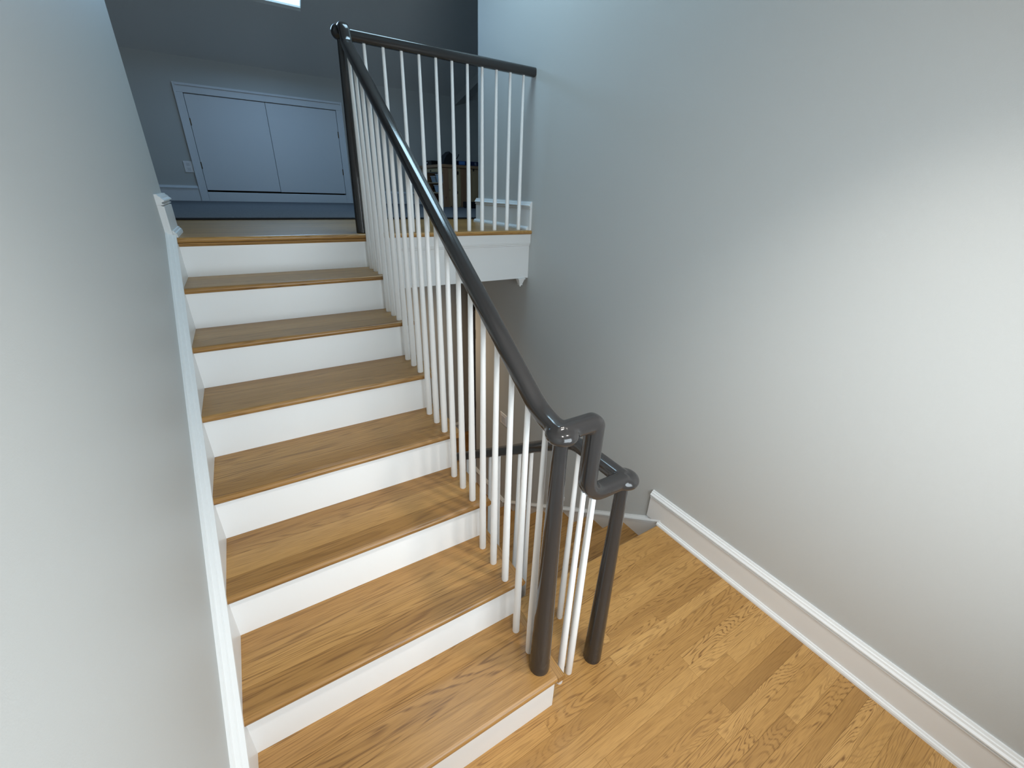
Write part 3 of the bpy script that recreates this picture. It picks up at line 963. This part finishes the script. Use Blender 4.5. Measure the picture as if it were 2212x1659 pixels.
def bpart(name, x0, x1, y0, y1, z0, z1, tn=None, mat='pine', rot=None, c=0.003):
    """box with its grain along local X"""
    cx_, cy_, cz_ = (x0 + x1) / 2, (y0 + y1) / 2, (z0 + z1) / 2
    hx_, hy_, hz_ = (x1 - x0) / 2, (y1 - y0) / 2, (z1 - z0) / 2
    if rot == 'z':      # grain upright
        o_ = MB().bbox(-hz_, hz_, -hy_, hy_, -hx_, hx_, c).build(name, M[mat], be, (cx_, cy_, cz_), (0, math.pi / 2, 0))
    elif rot == 'y':
        o_ = MB().bbox(-hy_, hy_, -hx_, hx_, -hz_, hz_, c).build(name, M[mat], be, (cx_, cy_, cz_), (0, 0, math.pi / 2))
    else:
        o_ = MB().bbox(-hx_, hx_, -hy_, hy_, -hz_, hz_, c).build(name, M[mat], be, (cx_, cy_, cz_))
    return tone(o_, tn)


bpart('top_board', -0.02, 1.12, -0.02, 0.42, BH - 0.036, BH, 0.75)
bpart('top_board', -0.02, 1.12, 0.4205, 0.86, BH - 0.036, BH, 0.65)
px = [0.0, 0.083, 0.136, 0.209, 0.265, 0.424, 0.545, 0.66, 0.78, 0.9, 1.1]
tns = [0.9, 0.35, 0.75, 0.05, 0.95, 0.20, 0.5, 0.3, 0.6, 0.4]
for i in range(len(px) - 1):
    bpart('plank', px[i] + 0.0008, px[i + 1] - 0.0008, 0.0, 0.018, 0.0, BH - 0.037, tns[i], rot='z', c=0.0015)
bpart('apron', 0.0, 0.018, 0.0185, 0.84, BH - 0.092, BH - 0.037, 0.15, rot='y')
bpart('shelf_board', 0.0, 1.1, 0.0185, 0.8195, 0.168, 0.186, 0.3)
bpart('shelf_board', 0.0, 1.1, 0.0185, 0.8195, 0.0, 0.018, 0.3)
bpart('shelf_board', 0.0, 1.1, 0.0185, 0.8195, 0.300, 0.314, 0.3)
bpart('back_board', 0.0, 1.1, 0.82, 0.838, 0.0, BH - 0.093, 0.5)
bpart('inner_board', 0.50, 0.518, 0.0185, 0.8195, 0.315, BH - 0.037, 0.9, rot='y')
bpart('inner_board', 0.50, 0.518, 0.0185, 0.8195, 0.187, 0.299, 0.9, rot='y')
bpart('inner_board', 0.50, 0.518, 0.0185, 0.8195, 0.019, 0.167, 0.9, rot='y')


def storage_bin(lb, x, y, z, w_, d_, h_, rz):
    t_ = empty('storage_bin', (x, y, z)); t_.rotation_euler = (0, 0, rz)
    tag(t_, lb, 'bin', group='storage bins in the pine bench')
    k_ = 0.86
    v_ = []
    for s_, z_ in ((k_, 0), (1, h_), (0.95, h_), (k_ * 0.95, 0.004)):
        v_ += [(-w_ / 2 * s_, -d_ / 2 * s_, z_), (w_ / 2 * s_, -d_ / 2 * s_, z_), (w_ / 2 * s_, d_ / 2 * s_, z_), (-w_ / 2 * s_, d_ / 2 * s_, z_)]
    f_ = [(3, 2, 1, 0), (12, 13, 14, 15)]
    for a_ in (0, 4, 8):
        for i_ in range(4):
            f_.append((a_ + i_, a_ + (i_ + 1) % 4, a_ + 4 + (i_ + 1) % 4, a_ + 4 + i_))
    mb_ = MB(); mb_.add(v_, f_)
    mb_.build('tub', M['bin'], t_)
    MB().bbox(-w_ / 2 - 0.008, w_ / 2 + 0.008, -d_ / 2 - 0.008, d_ / 2 + 0.008, h_ + 0.0005, h_ + 0.011, 0.003).build('lid', M['plate'], t_)


storage_bin('blue-white lidded bin on the top shelf nearest the pine planks', 2.96, 5.50, bz + 0.3145, 0.28, 0.22, 0.095, 0.05)
storage_bin('blue-white lidded bin on the top shelf behind the nearest bin', 2.98, 5.78, bz + 0.3145, 0.28, 0.20, 0.075, -0.1)
storage_bin('tall blue-white lidded bin on the floor shelf of the pine bench', 2.96, 5.46, bz + 0.0185, 0.26, 0.20, 0.130, 0.0)
storage_bin('blue-white lidded bin on the middle shelf of the pine bench', 2.96, 5.60, bz + 0.1865, 0.26, 0.24, 0.085, 0.0)

# things on top of the bench
bg_ = empty('shoulder_bag', (2.925, 5.40, 2.0765))
tag(bg_, 'slumped black bag peaked like a tent on the pine bench', 'bag')
mb = MB()
prof = [(-0.125, 0.0), (-0.112, 0.035), (-0.098, 0.070), (-0.070, 0.118), (-0.048, 0.132), (-0.016, 0.160), (0.020, 0.138), (0.055, 0.112), (0.092, 0.055), (0.105, 0.0)]
rings = []
for yv, sc_ in ((-0.090, 0.92), (-0.07, 1.0), (-0.02, 1.0), (0.04, 0.98), (0.085, 0.85), (0.10, 0.7)):
    rings.append([(a * sc_, yv + 0.012 * math.sin(9 * a + 30 * yv), z_ * sc_) for a, z_ in prof])
vs = [v for rg in rings for v in rg]; n_ = len(prof)
fs = [tuple(range(n_ - 1, -1, -1)), tuple(range(len(vs) - n_, len(vs)))]
for i in range(len(rings) - 1):
    for j in range(n_):
        fs.append((i * n_ + j, i * n_ + (j + 1) % n_, (i + 1) * n_ + (j + 1) % n_, (i + 1) * n_ + j))
mb.add(vs, fs, False)
mb.build('bag_body', M['black'], bg_)
pts = [Vector((0.088, -0.04, 0.065)), Vector((0.113, -0.05, 0.085)), Vector((0.125, -0.055, 0.105)), Vector((0.137, -0.06, 0.135))]
MB().sweep(pts, (0, 1, 0), [(0.012, 0.0), (0.0, 0.007), (-0.012, 0.0), (0.0, -0.007)]).build('strap', M['black'], bg_)
for (a, z_) in ((-0.052, 0.070), (-0.078, 0.050), (-0.046, 0.042)):
    MB().bbox(a - 0.006, a + 0.006, -0.083, -0.076, z_ - 0.004, z_ + 0.004, 0.001).build('reflective_tab', M['print_white'], bg_)

cs = empty('tool_case', (2.905, 5.86, 2.0765))
tag(cs, 'flat black case lying at the far left corner of the pine bench', 'case')
MB().bbox(-0.11, 0.13, -0.16, 0.16, 0.0, 0.030, 0.004).build('case_body', M['blackcase'], cs)
MB().bbox(-0.11, 0.13, -0.16, 0.16, 0.0305, 0.058, 0.004).build('case_lid', M['blackcase'], cs)
MB().bbox(-0.114, -0.1105, -0.02, 0.02, 0.022, 0.040, 0.001).build('latch', M['socket'], cs)

bb = empty('flat_box', (3.20, 5.44, 2.0765))
tag(bb, 'long flat navy blue box with two white strokes on the pine bench', 'box')
MB().bbox(-0.163, 0.30, -0.15, 0.15, 0.0, 0.054, 0.002).build('box_body', M['navy'], bb)
MB().bbox(-0.159, -0.070, -0.1522, -0.1502, 0.006, 0.048, 0.0005).build('picture_print', M['sky_print'], bb)
for a in (0.088, 0.104):
    mbx = MB(); mbx.add([(a - 0.004, -0.1522, 0.044), (a, -0.1522, 0.044), (a + 0.006, -0.1522, 0.010), (a + 0.002, -0.1522, 0.010),
                         (a - 0.004, -0.1502, 0.044), (a, -0.1502, 0.044), (a + 0.006, -0.1502, 0.010), (a + 0.002, -0.1502, 0.010)],
                        [(0, 1, 2, 3), (7, 6, 5, 4), (0, 4, 5, 1), (1, 5, 6, 2), (2, 6, 7, 3), (3, 7, 4, 0)])
    mbx.build('white_stroke', M['print_white'], bb)

fb = empty('speaker_box', (3.10, 5.05, bz))
tag(fb, 'small black box standing on the carpet in front of the pine planks', 'box')
MB().bbox(-0.09, 0.10, -0.07, 0.07, 0.006, 0.082, 0.004).build('box_body', M['blackcase'], fb)
for a in (-0.07, 0.08):
    for b_ in (-0.05, 0.05):
        MB().lathe([(0.01, 0), (0.01, 0.0058)], 0, 0, 8).build('foot', M['black'], fb, (a, b_, 0))


# ================================================================== lamps of the place
def downlight(name, lb, x, y, z, power, colr, rad=0.05, cone=150):
    e_ = empty(name, (x, y, z)); tag(e_, lb, 'ceiling light')
    MB().lathe([(0.085, -0.0005), (0.083, -0.008), (0.066, -0.011), (0.062, -0.0005)], 0, 0, 24).build('trim_ring', M['trim'], e_)
    MB().lathe([(0.0005, -0.004), (0.060, -0.004), (0.060, -0.001), (0.0005, -0.001)], 0, 0, 24).build('lens', M['lens'], e_)
    d = bpy.data.lights.new(name + '_bulb', 'SPOT')
    d.energy = power; d.color = colr; d.shadow_soft_size = rad
    d.spot_size = math.radians(cone); d.spot_blend = 0.85
    o_ = bpy.data.objects.new(name + '_bulb', d); COL.objects.link(o_)
    o_.parent = e_; o_.location = (0, 0, -0.03)


downlight('recessed_light', 'round recessed ceiling light over the right side of the landing', 1.34, -0.36, LZ, 62, (1.0, 0.94, 0.86), 0.055, 98)
downlight('recessed_light', 'round recessed ceiling light over the left side of the landing', 0.62, -0.42, LZ, 44, (1.0, 0.94, 0.86), 0.055, 104)
downlight('recessed_light', 'round recessed ceiling light in the lower hall ceiling', 1.35, 3.15, 1.18, 44, (1.0, 0.74, 0.47))
